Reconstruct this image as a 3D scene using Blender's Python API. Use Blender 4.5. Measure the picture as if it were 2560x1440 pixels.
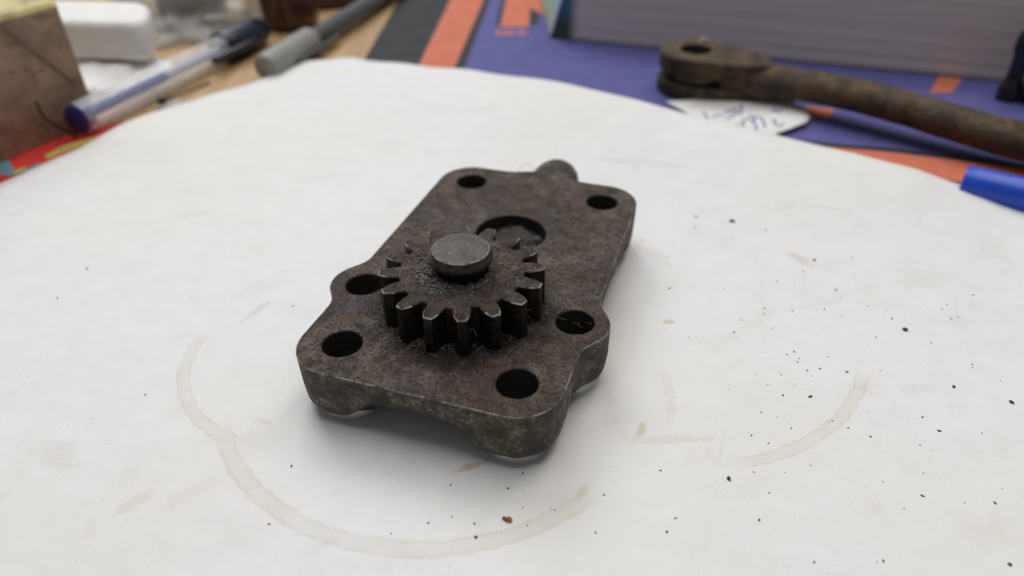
import bpy, bmesh, math, random
from math import sin, cos, pi, radians, hypot, atan2, sqrt
from mathutils import Vector, Matrix, noise
from mathutils.geometry import delaunay_2d_cdt

for o in list(bpy.data.objects):
    bpy.data.objects.remove(o, do_unlink=True)
scn = bpy.context.scene
COL = scn.collection
S = 0.0032                      # one modelling unit (a bolt-hole radius) in metres
T = 3.60                        # height of the machined face above the paper, in units

# ------------------------------------------------------------------ camera
p, roll = radians(35.95), radians(-0.56)
fw = Vector((0, cos(p), -sin(p))); up = Vector((0, sin(p), cos(p))); rt = Vector((1, 0, 0))
r2 = rt*cos(roll) + up*sin(roll); u2 = up*cos(roll) - rt*sin(roll)
cd = bpy.data.cameras.new('camera'); cam = bpy.data.objects.new('camera', cd); COL.objects.link(cam)
M3 = Matrix((r2, u2, -fw)).transposed()
cam.matrix_world = Matrix.Translation(Vector((0, 0, 26.64))*S) @ M3.to_4x4()
cd.sensor_width = 36; cd.lens = 36*1800/2560
cd.clip_start = 0.005; cd.clip_end = 20
cd.dof.use_dof = True; cd.dof.focus_distance = 35.2*S; cd.dof.aperture_fstop = 12.5
cd.dof.aperture_blades = 6
scn.camera = cam

# ------------------------------------------------------------------ light (daylight from windows behind the table, plus an added overhead fill)
w = bpy.data.worlds.new('World'); scn.world = w; w.use_nodes = True
bg = w.node_tree.nodes['Background']; bg.inputs[0].default_value = (0.92, 0.95, 1.0, 1); bg.inputs[1].default_value = 0.16
def area(name, loc, size, sizey, power, color, target=(0, 0.11, 0)):
    l = bpy.data.lights.new(name, 'AREA'); l.shape = 'RECTANGLE'; l.size = size; l.size_y = sizey
    l.energy = power; l.color = color
    o = bpy.data.objects.new(name, l); COL.objects.link(o); o.location = loc
    o.rotation_euler = (Vector(target)-Vector(loc)).to_track_quat('-Z', 'Y').to_euler()
    return o
area('window_light', (-0.40, 1.10, 1.12), 0.8, 0.8, 10.6, (0.93, 0.96, 1.0))
area('room_light', (0.60, 0.80, 1.25), 0.6, 0.6, 4.3, (1.0, 0.93, 0.86))
area('overhead_fill', (0.05, 0.20, 1.55), 0.95, 0.95, 10.3, (1.0, 0.985, 0.965), (0.05, 0.2, 0))  # fill lamp added overhead to soften the shadows

scn.view_settings.view_transform = 'Standard'; scn.view_settings.look = 'None'
scn.view_settings.exposure = 0.0; scn.view_settings.gamma = 1.0
scn.render.engine = 'CYCLES'
scn.cycles.max_bounces = 8

# ------------------------------------------------------------------ material helpers
class NT:
    def __init__(s, name):
        s.m = bpy.data.materials.new(name); s.m.use_nodes = True
        s.t = s.m.node_tree; s.n = s.t.nodes; s.n.clear()
        s.out = s.n.new('ShaderNodeOutputMaterial'); s.b = s.n.new('ShaderNodeBsdfPrincipled')
        s.t.links.new(s.b.outputs[0], s.out.inputs[0])
        tc = s.n.new('ShaderNodeTexCoord'); mp = s.n.new('ShaderNodeMapping'); mp.inputs['Scale'].default_value = (1/S,)*3
        s.t.links.new(tc.outputs['Object'], mp.inputs[0]); s.co = mp.outputs[0]
    def set(s, sock, v):
        if isinstance(v, bpy.types.NodeSocket): s.t.links.new(v, sock)
        elif v is not None:
            if hasattr(sock.default_value, '__len__') and not hasattr(v, '__len__'): v = (v, v, v)
            if hasattr(sock.default_value, '__len__') and len(sock.default_value) == 4 and len(v) == 3: v = (*v, 1)
            sock.default_value = v
    def math(s, op, a, b=None, clamp=False):
        n = s.n.new('ShaderNodeMath'); n.operation = op; n.use_clamp = clamp
        s.set(n.inputs[0], a)
        if b is not None: s.set(n.inputs[1], b)
        return n.outputs[0]
    def noise(s, scale, detail=4, rough=0.55, dist=0.0, co=None, stretch=None):
        n = s.n.new('ShaderNodeTexNoise'); c = co or s.co
        if stretch:
            mp = s.n.new('ShaderNodeMapping'); mp.inputs['Scale'].default_value = stretch
            s.t.links.new(c, mp.inputs[0]); c = mp.outputs[0]
        s.t.links.new(c, n.inputs['Vector']); n.inputs['Scale'].default_value = scale
        n.inputs['Detail'].default_value = detail; n.inputs['Roughness'].default_value = rough; n.inputs['Distortion'].default_value = dist
        return n.outputs['Fac']
    def ramp(s, v, a, b, lo=0.0, hi=1.0):
        n = s.n.new('ShaderNodeMapRange'); n.interpolation_type = 'SMOOTHSTEP'
        s.set(n.inputs[0], v); n.inputs[1].default_value = a; n.inputs[2].default_value = b
        n.inputs[3].default_value = lo; n.inputs[4].default_value = hi
        return n.outputs[0]
    def mix(s, f, a, b, mode='MIX'):
        n = s.n.new('ShaderNodeMix'); n.data_type = 'RGBA'; n.blend_type = mode
        s.set(n.inputs[0], f); s.set(n.inputs[6], a); s.set(n.inputs[7], b)
        return n.outputs[2]
    def bump(s, h, strength, dist, prev=None):
        n = s.n.new('ShaderNodeBump'); n.inputs['Strength'].default_value = strength
        n.inputs['Distance'].default_value = dist*S; s.t.links.new(h, n.inputs['Height'])
        if prev: s.t.links.new(prev, n.inputs['Normal'])
        return n.outputs[0]
    def fin(s, col=None, rough=None, metal=None, normal=None, spec=None, **kw):
        s.set(s.b.inputs['Base Color'], col); s.set(s.b.inputs['Roughness'], rough)
        if metal is not None: s.set(s.b.inputs['Metallic'], metal)
        if normal is not None: s.set(s.b.inputs['Normal'], normal)
        if spec is not None: s.set(s.b.inputs['Specular IOR Level'], spec)
        for k, v in kw.items(): s.set(s.b.inputs[k.replace('_', ' ')], v)
        return s.m

def plain(name, col, rough=0.5, var=0.12, scale=1.2, metal=0.0, bump=0.0, spec=None, **kw):
    t = NT(name); n = t.noise(scale, 5, 0.6)
    c = t.mix(t.ramp(n, 0.3, 0.7), tuple(x*(1-var) for x in col), tuple(min(1, x*(1+var)) for x in col))
    nm = t.bump(t.noise(scale*6, 4), 0.5, bump) if bump else None
    r = t.math('ADD', t.math('MULTIPLY', n, 0.12), rough-0.06)
    return t.fin(c, r, metal, nm, spec, **kw)

# --- dark oily steel of the machined face
def steel(name, grime=0.0):
    t = NT(name)
    big = t.noise(0.30, 4, 0.6, 0.4); mid = t.noise(1.2, 7, 0.72, 0.3); fine = t.noise(4.8, 6, 0.8); spk = t.noise(15, 3, 0.6)
    c = t.mix(t.ramp(mid, 0.30, 0.70), (0.070, 0.052, 0.039), (0.225, 0.178, 0.142))
    c = t.mix(t.ramp(big, 0.48, 0.66, 0, 0.55), c, (0.090, 0.088, 0.106))
    rust = t.math('MULTIPLY', t.ramp(t.noise(0.50, 6, 0.72, 0.6), 0.52, 0.66), t.ramp(fine, 0.38, 0.58))
    c = t.mix(t.math('MULTIPLY', rust, 0.85), c, (0.23, 0.105, 0.045))
    c = t.mix(t.ramp(fine, 0.45, 0.60, 0, 0.80), c, (0.026, 0.020, 0.017))
    c = t.mix(t.ramp(spk, 0.55, 0.66, 0, 0.6), c, (0.28, 0.255, 0.235))
    scr = t.noise(2.2, 3, 0.5, stretch=(0.35, 6, 1))
    c = t.mix(t.ramp(scr, 0.62, 0.69, 0, 0.35), c, (0.30, 0.29, 0.29))
    if not grime:                                              # shade round the gear foot painted in, mixed with oil stain
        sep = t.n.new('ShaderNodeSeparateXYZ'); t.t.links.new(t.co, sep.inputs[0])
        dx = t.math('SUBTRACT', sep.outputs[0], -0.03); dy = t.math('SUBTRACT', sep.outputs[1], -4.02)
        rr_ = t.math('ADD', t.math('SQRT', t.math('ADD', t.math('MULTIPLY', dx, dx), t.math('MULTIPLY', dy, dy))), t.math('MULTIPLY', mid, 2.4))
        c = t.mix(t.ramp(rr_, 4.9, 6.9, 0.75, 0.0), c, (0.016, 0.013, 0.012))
    if grime:
        c = t.mix(t.ramp(t.noise(2.4, 6, 0.7), 0.40, 0.56, grime, 0.0), c, (0.040, 0.033, 0.030))
    cn = t.n.new('ShaderNodeTexNoise'); t.t.links.new(t.co, cn.inputs['Vector']); cn.inputs['Scale'].default_value = 4.5; cn.inputs['Detail'].default_value = 5; cn.inputs['Roughness'].default_value = 0.75
    c = t.mix(0.55, c, cn.outputs['Color'], 'OVERLAY')
    oil = t.ramp(t.noise(0.22, 4, 0.6, 0.8), 0.46, 0.60)
    c = t.mix(t.math('MULTIPLY', oil, 0.30), c, (0.034, 0.028, 0.024))
    pit = t.noise(3.4, 3, 0.6)
    c = t.mix(t.ramp(pit, 0.66, 0.71, 0, 0.8), c, (0.014, 0.012, 0.011))
    sc2 = t.noise(1.6, 2, 0.5, 0.2, stretch=(5, 0.25, 1))
    c = t.mix(t.ramp(sc2, 0.68, 0.72, 0, 0.45), c, (0.22, 0.205, 0.19))
    nb = t.bump(mid, 0.45, 0.14); nb = t.bump(fine, 0.85, 0.11 if not grime else 0.2, nb); nb = t.bump(spk, 0.8, 0.07, nb)
    r = t.math('SUBTRACT', t.math('ADD', t.ramp(mid, 0.3, 0.75, 0.30, 0.50), t.math('MULTIPLY', fine, 0.14)), t.math('MULTIPLY', oil, 0.12))
    return t.fin(c, r, 0.88, nb, 0.5)
M = {}
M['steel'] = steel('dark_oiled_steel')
M['gear_steel'] = steel('grimy_gear_steel', 0.15)
def cast():
    t = NT('rough_cast_iron')
    a = t.noise(1.1, 6, 0.7, 0.5); b = t.noise(5.5, 5, 0.7); f = t.noise(16, 3, 0.6)
    c = t.mix(t.ramp(a, 0.3, 0.7), (0.042, 0.035, 0.027), (0.110, 0.094, 0.072))
    pat = t.math('MULTIPLY', t.ramp(a, 0.46, 0.64), t.ramp(b, 0.46, 0.62))
    c = t.mix(t.math('MULTIPLY', pat, 0.75), c, (0.33, 0.31, 0.24))
    c = t.mix(t.ramp(f, 0.55, 0.7, 0, 0.6), c, (0.020, 0.017, 0.015))
    nb = t.bump(b, 0.6, 0.12); nb = t.bump(f, 0.5, 0.06, nb)
    return t.fin(c, 0.72, 0.2, nb, 0.35)
M['cast'] = cast()
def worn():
    t = NT('worn_edge_highlight'); n = t.noise(2.6, 6, 0.75)  # worn edge, made pale and diffuse to carry the edge highlight
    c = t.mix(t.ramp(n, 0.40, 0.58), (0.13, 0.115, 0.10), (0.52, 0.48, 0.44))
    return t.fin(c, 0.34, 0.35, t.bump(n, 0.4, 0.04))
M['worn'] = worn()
def edge():
    t = NT('chipped_plate_edge'); n = t.noise(1.1, 6, 0.75); f = t.noise(7, 4, 0.7)
    c = t.mix(t.math('MULTIPLY', t.ramp(n, 0.42, 0.58), t.ramp(f, 0.34, 0.56)), (0.11, 0.094, 0.080), (0.48, 0.44, 0.40))
    return t.fin(c, 0.40, 0.45, t.bump(f, 0.5, 0.05))
M['edge'] = edge()
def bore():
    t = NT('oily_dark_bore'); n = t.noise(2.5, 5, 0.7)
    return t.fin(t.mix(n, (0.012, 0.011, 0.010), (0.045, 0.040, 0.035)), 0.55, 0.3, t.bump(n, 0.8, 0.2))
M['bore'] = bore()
def shaft_m():
    t = NT('polished_shaft_end'); n = t.noise(1.4, 5, 0.65); f = t.noise(11, 4, 0.6); pit = t.noise(4.2, 2, 0.5)
    c = t.mix(t.ramp(n, 0.3, 0.7), (0.055, 0.047, 0.041), (0.094, 0.083, 0.075))
    c = t.mix(t.ramp(f, 0.5, 0.7, 0, 0.5), c, (0.06, 0.055, 0.05)); c = t.mix(t.ramp(pit, 0.66, 0.72, 0, 0.6), c, (0.22, 0.22, 0.235))
    return t.fin(c, t.ramp(f, 0.3, 0.7, 0.34, 0.55), 0.7, t.bump(f, 0.4, 0.05))
M['shaft'] = shaft_m()
def grime_m():
    t = NT('caked_oil_grime'); n = t.noise(3.5, 5, 0.7); f = t.noise(15, 3, 0.6)
    c = t.mix(t.ramp(n, 0.3, 0.7), (0.050, 0.042, 0.038), (0.150, 0.130, 0.120))
    c = t.mix(t.ramp(f, 0.56, 0.70, 0, 0.6), c, (0.25, 0.235, 0.24))
    return t.fin(c, 0.32, 0.3, t.bump(f, 0.8, 0.10), 0.6)
M['grime'] = grime_m()
M['rustflake'] = plain('rust_flake_red', (0.20, 0.055, 0.032), 0.8, 0.35, 4, bump=0.05)
M['rustgrain'] = plain('rust_crumb_orange', (0.30, 0.15, 0.045), 0.75, 0.4, 5, bump=0.06)
M['lint'] = plain('lint_fibre', (0.22, 0.20, 0.17), 0.8, 0.1)
M['grit'] = plain('dark_grit', (0.035, 0.028, 0.026), 0.6, 0.5, 3, bump=0.05)

# --- paper with cup rings, smears and dirt
def paper():
    t = NT('soiled_white_paper'); co = t.co
    sep = t.n.new('ShaderNodeSeparateXYZ'); t.t.links.new(co, sep.inputs[0]); X, Y = sep.outputs[0], sep.outputs[1]
    wob = t.noise(0.5, 4, 0.6); grain = t.noise(6, 4, 0.65); med = t.noise(1.6, 5, 0.65)
    def dist(cx, cy):
        dx = t.math('SUBTRACT', X, cx); dy = t.math('SUBTRACT', Y, cy)
        return t.math('SQRT', t.math('ADD', t.math('MULTIPLY', dx, dx), t.math('MULTIPLY', dy, dy)))
    def arc(cx, cy, R, wd, mx, my, half, k):
        d = t.math('ADD', dist(cx, cy), t.math('MULTIPLY', t.math('SUBTRACT', med, 0.5), 0.55))
        d = t.math('ABSOLUTE', t.math('SUBTRACT', d, R))
        wd *= 0.70
        band = t.ramp(d, wd*0.80, wd*1.12, 1, 0)
        rim = t.ramp(d, wd*0.45, wd*0.9, 0.55, 1.15)
        msk = t.ramp(t.math('ADD', dist(mx, my), t.math('MULTIPLY', wob, 2.5)), half*0.8+1.2, half+1.25, 1, 0)
        v = t.math('MULTIPLY', t.math('MULTIPLY', band, rim), msk)
        return t.math('MULTIPLY', t.math('MULTIPLY', v, t.ramp(wob, 0.3, 0.65, 0.55, 1)), k)
    def blob(cx, cy, ang, a, b, k):
        ca, sa = cos(radians(ang)), sin(radians(ang))
        dx = t.math('SUBTRACT', X, cx); dy = t.math('SUBTRACT', Y, cy)
        u = t.math('ADD', t.math('MULTIPLY', dx, ca/a), t.math('MULTIPLY', dy, sa/a))
        v = t.math('ADD', t.math('MULTIPLY', dx, -sa/b), t.math('MULTIPLY', dy, ca/b))
        r = t.math('SQRT', t.math('ADD', t.math('MULTIPLY', u, u), t.math('MULTIPLY', v, v)))
        r = t.math('ADD', r, t.math('MULTIPLY', t.math('SUBTRACT', med, 0.5), 2.2))
        return t.math('MULTIPLY', t.ramp(r, 0.55, 1.1, 1, 0), k)
    tot = None
    arcs = [(-10.87, 30.89, 7.24, 0.50, -17.0, 27.2, 5.6, 0.80), (-3.92, 29.53, 11.47, 0.62, -6.6, 18.4, 11.4, 0.85),
            (8.64, 33.73, 11.43, 0.50, 15.4, 24.6, 5.6, 0.80), (-0.64, 74.02, 12.2, 0.55, -6.5, 63.2, 6.8, 0.42),
            (1.8, 27.4, 6.4, 0.33, 8.3, 26.9, 2.2, 0.65), (5.2, 44, 14.3, 0.42, 15.6, 30.3, 4.6, 0.40),
            (-8.0, 62, 13, 0.5, 2.5, 69.5, 5.0, 0.30), (14, 50, 16, 0.3, 18.5, 34.2, 4.5, 0.30)]
    for a in arcs:
        v = arc(*a); tot = v if tot is None else t.math('MAXIMUM', tot, v)
    blobs = [(6.3, 24.6, 70, 0.7, 0.22, 1.2), (-1.9, 22.5, 22, 0.9, 0.22, 1.6), (-17, 20.6, 45, 0.9, 0.4, 0.5), (-14.6, 21.2, 40, 1.5, 0.5, 0.28),
             (-15.5, 34.6, 60, 1.3, 0.35, 0.7), (19.0, 39.2, -50, 1.2, 0.4, 0.9), (9.2, 33.1, 10, 0.45, 0.25, 1.5), (7.6, 24.0, 0, 2.6, 0.3, 0.5),
             (9.4, 40.5, -60, 2.0, 0.5, 0.5), (26, 37, 20, 2.4, 1.3, 0.30), (3.0, 20.8, 60, 0.7, 0.25, 0.9),
             (-24, 46, 20, 2.5, 0.3, 0.35), (-22, 23.5, -30, 1.6, 0.8, 0.35), (10, 52, -15, 4, 0.5, 0.30), 
             (-15, 52, 10, 3.5, 0.6, 0.22), (22, 45, -20, 3.0, 0.3, 0.30), (-12.5, 25.4, -20, 0.6, 0.2, 0.5)]
    for b in blobs:
        tot = t.math('MAXIMUM', tot, blob(*b))
    base = t.mix(t.ramp(wob, 0.35, 0.7), (0.800, 0.800, 0.806), (0.785, 0.778, 0.765))
    warm = t.noise(0.045, 3, 0.5)
    base = t.mix(t.ramp(warm, 0.42, 0.60, 0, 0.60), base, (0.79, 0.765, 0.70))
    base = t.mix(t.ramp(t.noise(0.35, 6, 0.7, 0.5), 0.54, 0.70, 0, 0.35), base, (0.68, 0.64, 0.57))
    fib = t.noise(3.0, 5, 0.75, 0.6, stretch=(0.8, 1.3, 1))
    base = t.mix(t.ramp(fib, 0.60, 0.78, 0, 0.40), base, (0.60, 0.55, 0.47))
    for ang, sc_ in ((0.5, 1.0), (-0.9, 1.3), (1.9, 0.8)):              # scuffs and pencil-thin scratches
        m0 = t.n.new('ShaderNodeMapping'); m0.inputs['Rotation'].default_value = (0, 0, ang); t.t.links.new(co, m0.inputs[0]); mp = t.n.new('ShaderNodeMapping'); mp.inputs['Scale'].default_value = (0.22*sc_, 2.2*sc_, 1); t.t.links.new(m0.outputs[0], mp.inputs[0])
        sn = t.noise(1.0, 3, 0.6, 0.2, co=mp.outputs[0]); gate = t.ramp(t.noise(0.22*sc_, 3, 0.6), 0.52, 0.62)
        base = t.mix(t.math('MULTIPLY', t.math('MULTIPLY', t.ramp(sn, 0.62, 0.74), gate), 0.22), base, (0.50, 0.45, 0.39))
    dirt = t.noise(7.0, 3, 0.75); zone = t.noise(0.25, 3, 0.6)
    base = t.mix(t.math('MULTIPLY', t.ramp(dirt, 0.63, 0.73), t.ramp(zone, 0.42, 0.62, 0.15, 0.8)), base, (0.33, 0.27, 0.21))
    pinkz = t.math('MULTIPLY', t.ramp(t.noise(0.8, 3, 0.6), 0.68, 0.76), t.ramp(grain, 0.5, 0.62))
    base = t.mix(t.math('MULTIPLY', pinkz, 0.45), base, (0.72, 0.42, 0.38))
    st = t.math('MULTIPLY', tot, t.ramp(grain, 0.25, 0.6, 0.7, 1.0))
    c = t.mix(t.math('MULTIPLY', st, 0.48, True), base, (0.57, 0.46, 0.28))
    nb = t.bump(t.noise(0.16, 3, 0.5), 0.35, 0.8); nb = t.bump(grain, 0.25, 0.04, nb)
    return t.fin(c, 0.62, 0, nb, 0.35)
M['paper'] = paper()
M['poster_blue'] = plain('poster_blue_ink', (0.098, 0.098, 0.285), 0.6, 0.10, 0.5, spec=0.25)
M['poster_orange'] = plain('poster_orange_ink', (0.60, 0.170, 0.095), 0.6, 0.08, 0.5, spec=0.25)
M['poster_black'] = plain('poster_black_ink', (0.032, 0.032, 0.035), 0.6, 0.2, 0.5, spec=0.22)
def wood():
    t = NT('tan_table_top'); g = t.noise(0.5, 5, 0.6, 0.8, stretch=(1.6, 0.12, 1)); f = t.noise(6, 3, 0.6, stretch=(2, 0.1, 1))
    c = t.mix(t.ramp(g, 0.3, 0.7), (0.40, 0.245, 0.110), (0.55, 0.36, 0.175)); c = t.mix(t.ramp(f, 0.5, 0.75, 0, 0.4), c, (0.22, 0.125, 0.06))
    return t.fin(c, 0.45, 0, t.bump(f, 0.2, 0.05))
M['wood'] = wood()

# ------------------------------------------------------------------ mesh helpers
def mesh_obj(name, verts, faces, mats, parent=None, midx=None, smooth=False, loc=(0, 0, 0), rotz=0.0, auto=None):
    me = bpy.data.meshes.new(name)
    me.from_pydata([tuple(c*S for c in v) for v in verts], [], faces); me.update()
    for m in (mats if isinstance(mats, (list, tuple)) else [mats]): me.materials.append(M[m] if isinstance(m, str) else m)
    if midx:
        for pl, i in zip(me.polygons, midx): pl.material_index = i
    bm = bmesh.new(); bm.from_mesh(me); bmesh.ops.remove_doubles(bm, verts=bm.verts, dist=1e-7)
    bmesh.ops.recalc_face_normals(bm, faces=bm.faces); bm.to_mesh(me); bm.free()
    if smooth:
        for pl in me.polygons: pl.use_smooth = True
        if auto is not None: me.set_sharp_from_angle(angle=radians(auto))
    o = bpy.data.objects.new(name, me); COL.objects.link(o)
    o.location = Vector(loc)*S; o.rotation_euler = (0, 0, rotz)
    if parent: o.parent = parent
    return o
def tag(o, label=None, cat=None, group=None, kind=None):
    if label: o['label'] = label
    if cat: o['category'] = cat
    if group: o['group'] = group
    if kind: o['kind'] = kind
    return o
def thing(name, label, cat, loc=(0, 0, 0), rotz=0.0, group=None):
    o = bpy.data.objects.new(name, None); COL.objects.link(o); o.empty_display_size = 0.01
    o.location = Vector(loc)*S; o.rotation_euler = (0, 0, rotz)
    return tag(o, label, cat, group)
class G:                                                     # geometry collector
    def __init__(s): s.v = []; s.f = []; s.i = []
    def add(s, v, f, i=0):
        n = len(s.v); s.v += [tuple(q) for q in v]; s.f += [tuple(k+n for k in q) for q in f]; s.i += [i]*len(f)
    def obj(s, name, mats, parent=None, **k): return mesh_obj(name, s.v, s.f, mats, parent, s.i, **k)
def rings(rs, cap0=True, cap1=True):                          # loft closed rings of equal count
    n = len(rs[0]); v = [q for r in rs for q in r]; f = []
    for k in range(len(rs)-1):
        for j in range(n):
            a = k*n+j; b = k*n+(j+1) % n; f.append((a, b, b+n, a+n))
    if cap0: f.append(tuple(range(n-1, -1, -1)))
    if cap1: f.append(tuple(range((len(rs)-1)*n, len(rs)*n)))
    return v, f
def tube(path, rad, n=12, flat=1.0, caps=True, rollv=Vector((0, 0, 1))):     # sweep along a path, radius per point
    P = [Vector(q) for q in path]; R = rad if isinstance(rad, (list, tuple)) else [rad]*len(P); rs = []
    for i, q in enumerate(P):
        d = (P[min(i+1, len(P)-1)]-P[max(i-1, 0)]).normalized()
        s = d.cross(rollv)
        s = s.normalized() if s.length > 1e-6 else d.orthogonal().normalized()
        u = s.cross(d).normalized()
        rs.append([q + s*cos(2*pi*k/n)*R[i] + u*sin(2*pi*k/n)*R[i]*flat for k in range(n)])
    return rings(rs, caps, caps)
def lathe(prof, n=40, axis=None, origin=(0, 0, 0)):           # prof: (r, t) along axis
    ax = Vector(axis or (0, 0, 1)).normalized(); s = ax.orthogonal().normalized(); u = ax.cross(s); o = Vector(origin)
    return rings([[o + ax*t_ + (s*cos(2*pi*k/n)+u*sin(2*pi*k/n))*max(r, 1e-4) for k in range(n)] for r, t_ in prof])
def spline(pts, n=8):
    out = []; P = [Vector(q) for q in pts]
    for i in range(len(P)-1):
        a, b, c, d = P[max(i-1, 0)], P[i], P[i+1], P[min(i+2, len(P)-1)]
        for k in range(n):
            t_ = k/n
            out.append(0.5*((2*b)+(c-a)*t_+(2*a-5*b+4*c-d)*t_**2+(3*b-a-3*c+d)*t_**3))
    return out+[P[-1]]
def sst(a, b, x):
    t_ = min(1, max(0, (x-a)/(b-a))); return t_*t_*(3-2*t_)
def nz(x, y, z=0, s=1): return noise.noise(Vector((x*s, y*s, z*s)))
def nugget(g, c, r, rng, flat=0.6, i=0):
    ico = [(0, 0, 1)]+[(0.894*cos(2*pi*k/5), 0.894*sin(2*pi*k/5), 0.447) for k in range(5)]+[(0.894*cos(2*pi*k/5+pi/5), 0.894*sin(2*pi*k/5+pi/5), -0.447) for k in range(5)]+[(0, 0, -1)]
    f = [(0, 1+k, 1+(k+1) % 5) for k in range(5)]+[(1+k, 6+k, 1+(k+1) % 5) for k in range(5)]+[(6+k, 6+(k+1) % 5, 1+(k+1) % 5) for k in range(5)]+[(11, 6+(k+1) % 5, 6+k) for k in range(5)]
    a = rng.uniform(0, 6.28); sx, sy = rng.uniform(0.7, 1.5), rng.uniform(0.45, 1.0); v = []
    for x, y, z in ico:
        q = r*rng.uniform(0.7, 1.25); X, Y = x*sx*q, y*sy*q
        v.append((c[0]+X*cos(a)-Y*sin(a), c[1]+X*sin(a)+Y*cos(a), c[2]+z*q*flat))
    g.add(v, f, i)
def prism(poly, z0, z1):
    n = len(poly)
    return rings([[(x, y, z0) for x, y in poly], [(x, y, z1) for x, y in poly]])
def box(cx, cy, cz, sx, sy, sz):
    x, y, z = sx/2, sy/2, sz/2
    return prism([(cx-x, cy-y), (cx+x, cy-y), (cx+x, cy+y), (cx-x, cy+y)], cz-z, cz+z)

# ------------------------------------------------------------------ setting: table top
g = G(); g.add(*box(0, 60, -2.26, 320, 300, 4)); tb = g.obj('table', 'wood'); tag(tb, kind='structure')

# ------------------------------------------------------------------ printed poster (lies on the table, under the paper)
PZ = -0.22
poster = thing('printed_poster', 'blue printed sheet with orange and black border stripes under the white paper', 'poster', (0, 0, PZ-0.02))
def patch(name, poly, z, mat, th=0.012):
    g = G(); g.add(*prism(poly, z-th, z)); return g.obj(name, mat, poster)
patch('sheet', [(-16.9, 70), (-15.4, 118), (66, 112), (66, 40), (30, 40)], 0.03, 'poster_blue', 0.05)
patch('black_border', [(-16.85, 71), (-15.45, 116), (-7.8, 116), (-10.7, 71)], 0.05, 'poster_black')
patch('orange_stripe', [(-10.65, 71), (-7.75, 116), (-2.85, 116), (-6.75, 71)], 0.05, 'poster_orange')
patch('black_line', [(-6.7, 71), (-2.8, 116), (-1.9, 116), (-5.6, 71)], 0.05, 'poster_black')
# bottom border, seen right of the paper
patch('orange_stripe', [(20, 58.9), (32.9, 55.95), (46, 51.4), (60, 46.5), (60, 42.8), (44, 48.0), (32.3, 51.55), (20, 55.0)], 0.05, 'poster_orange')
patch('black_line', [(20, 59.9), (32.9, 56.9), (46, 52.35), (60, 47.4), (60, 46.6), (46, 51.5), (32.9, 56.05), (20, 59.0)], 0.05, 'poster_black')
patch('black_border', [(20, 54.9), (32.3, 51.45), (44, 47.9), (60, 42.7), (60, 40.4), (30, 40.4)], 0.05, 'poster_black')
# big letter with a dark drop edge, and the line of small type below it
patch('letter', [(-1.15, 93.6), (-0.1, 112), (6.6, 112), (5.0, 98.2), (2.75, 102.2), (2.5, 93.4)], 0.062, 'poster_orange')
patch('letter_shadow', [(-1.75, 94.4), (-0.7, 112), (-0.2, 112), (-1.2, 94.2)], 0.056, 'poster_black')
patch('letter_shadow', [(2.6, 94.0), (2.85, 102.0), (4.1, 99.8), (3.7, 94.6)], 0.056, 'poster_black')
for (x0, x1, h) in ((-1.75, -1.2, 1.9), (-1.05, -0.65, 1.5), (-0.5, 0.1, 1.9), (0.22, 0.62, 1.5), (1.15, 1.6, 1.9), (1.72, 2.1, 1.3)):
    patch('small_letter', [(x0, 90.1), (x0+0.12, 90.1+h), (x1+0.12, 90.1+h), (x1, 90.1)], 0.056, 'poster_orange')
patch('orange_mark', [(42.0, 69.6), (45.3, 74.3), (47.4, 73.6), (44.2, 69.6)], 0.056, 'poster_orange')
patch('orange_mark', [(17.5, 65.0), (18.0, 70.0), (22.5, 70.0), (22.0, 65.5)], 0.056, 'poster_orange')
patch('orange_mark', [(27.0, 64.0), (28.6, 66.6), (31.0, 65.6), (29.6, 63.4)], 0.056, 'poster_orange')

# coloured flyer under the block, left
M['flyer_red'] = plain('flyer_red_ink', (0.62, 0.045, 0.032), 0.4, 0.2, 0.4)
M['flyer_teal'] = plain('flyer_teal_ink', (0.13, 0.26, 0.33), 0.4, 0.15, 0.4)
M['flyer_yellow'] = plain('flyer_yellow_ink', (0.50, 0.42, 0.12), 0.4, 0.15, 0.4)
fly = thing('printed_flyer', 'red, teal and yellow printed sheet beneath the brown block', 'flyer', (0, 0, -0.25))
def fpatch(name, poly, z, mat, th=0.012):
    g = G(); g.add(*prism(poly, z-th, z)); return g.obj(name, mat, fly)
fpatch('sheet', [(-75, 40), (-75, 62.2), (-38.5, 63.9), (-34.6, 64.4), (-33, 62), (-30, 40)], 0.03, 'flyer_red', 0.05)
fpatch('teal_shape', [(-46, 50), (-45.8, 56.5), (-42.6, 56.1), (-41.2, 54.4), (-40.6, 54.6), (-39.9, 55.6), (-39.2, 55.7), (-40.0, 53.9), (-40.9, 53.3), (-42.0, 53.7), (-42.3, 52.4), (-41.5, 50)], 0.05, 'flyer_teal')
fpatch('yellow_shape', [(-40.2, 57.2), (-39.5, 59.2), (-37.2, 61.2), (-36.9, 60.2), (-38.8, 57.6), (-39.5, 56.4)], 0.05, 'flyer_yellow')
fpatch('yellow_shape', [(-41.2, 54.0), (-40.7, 54.9), (-40.2, 54.6), (-40.6, 53.6)], 0.06, 'flyer_yellow')

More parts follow.
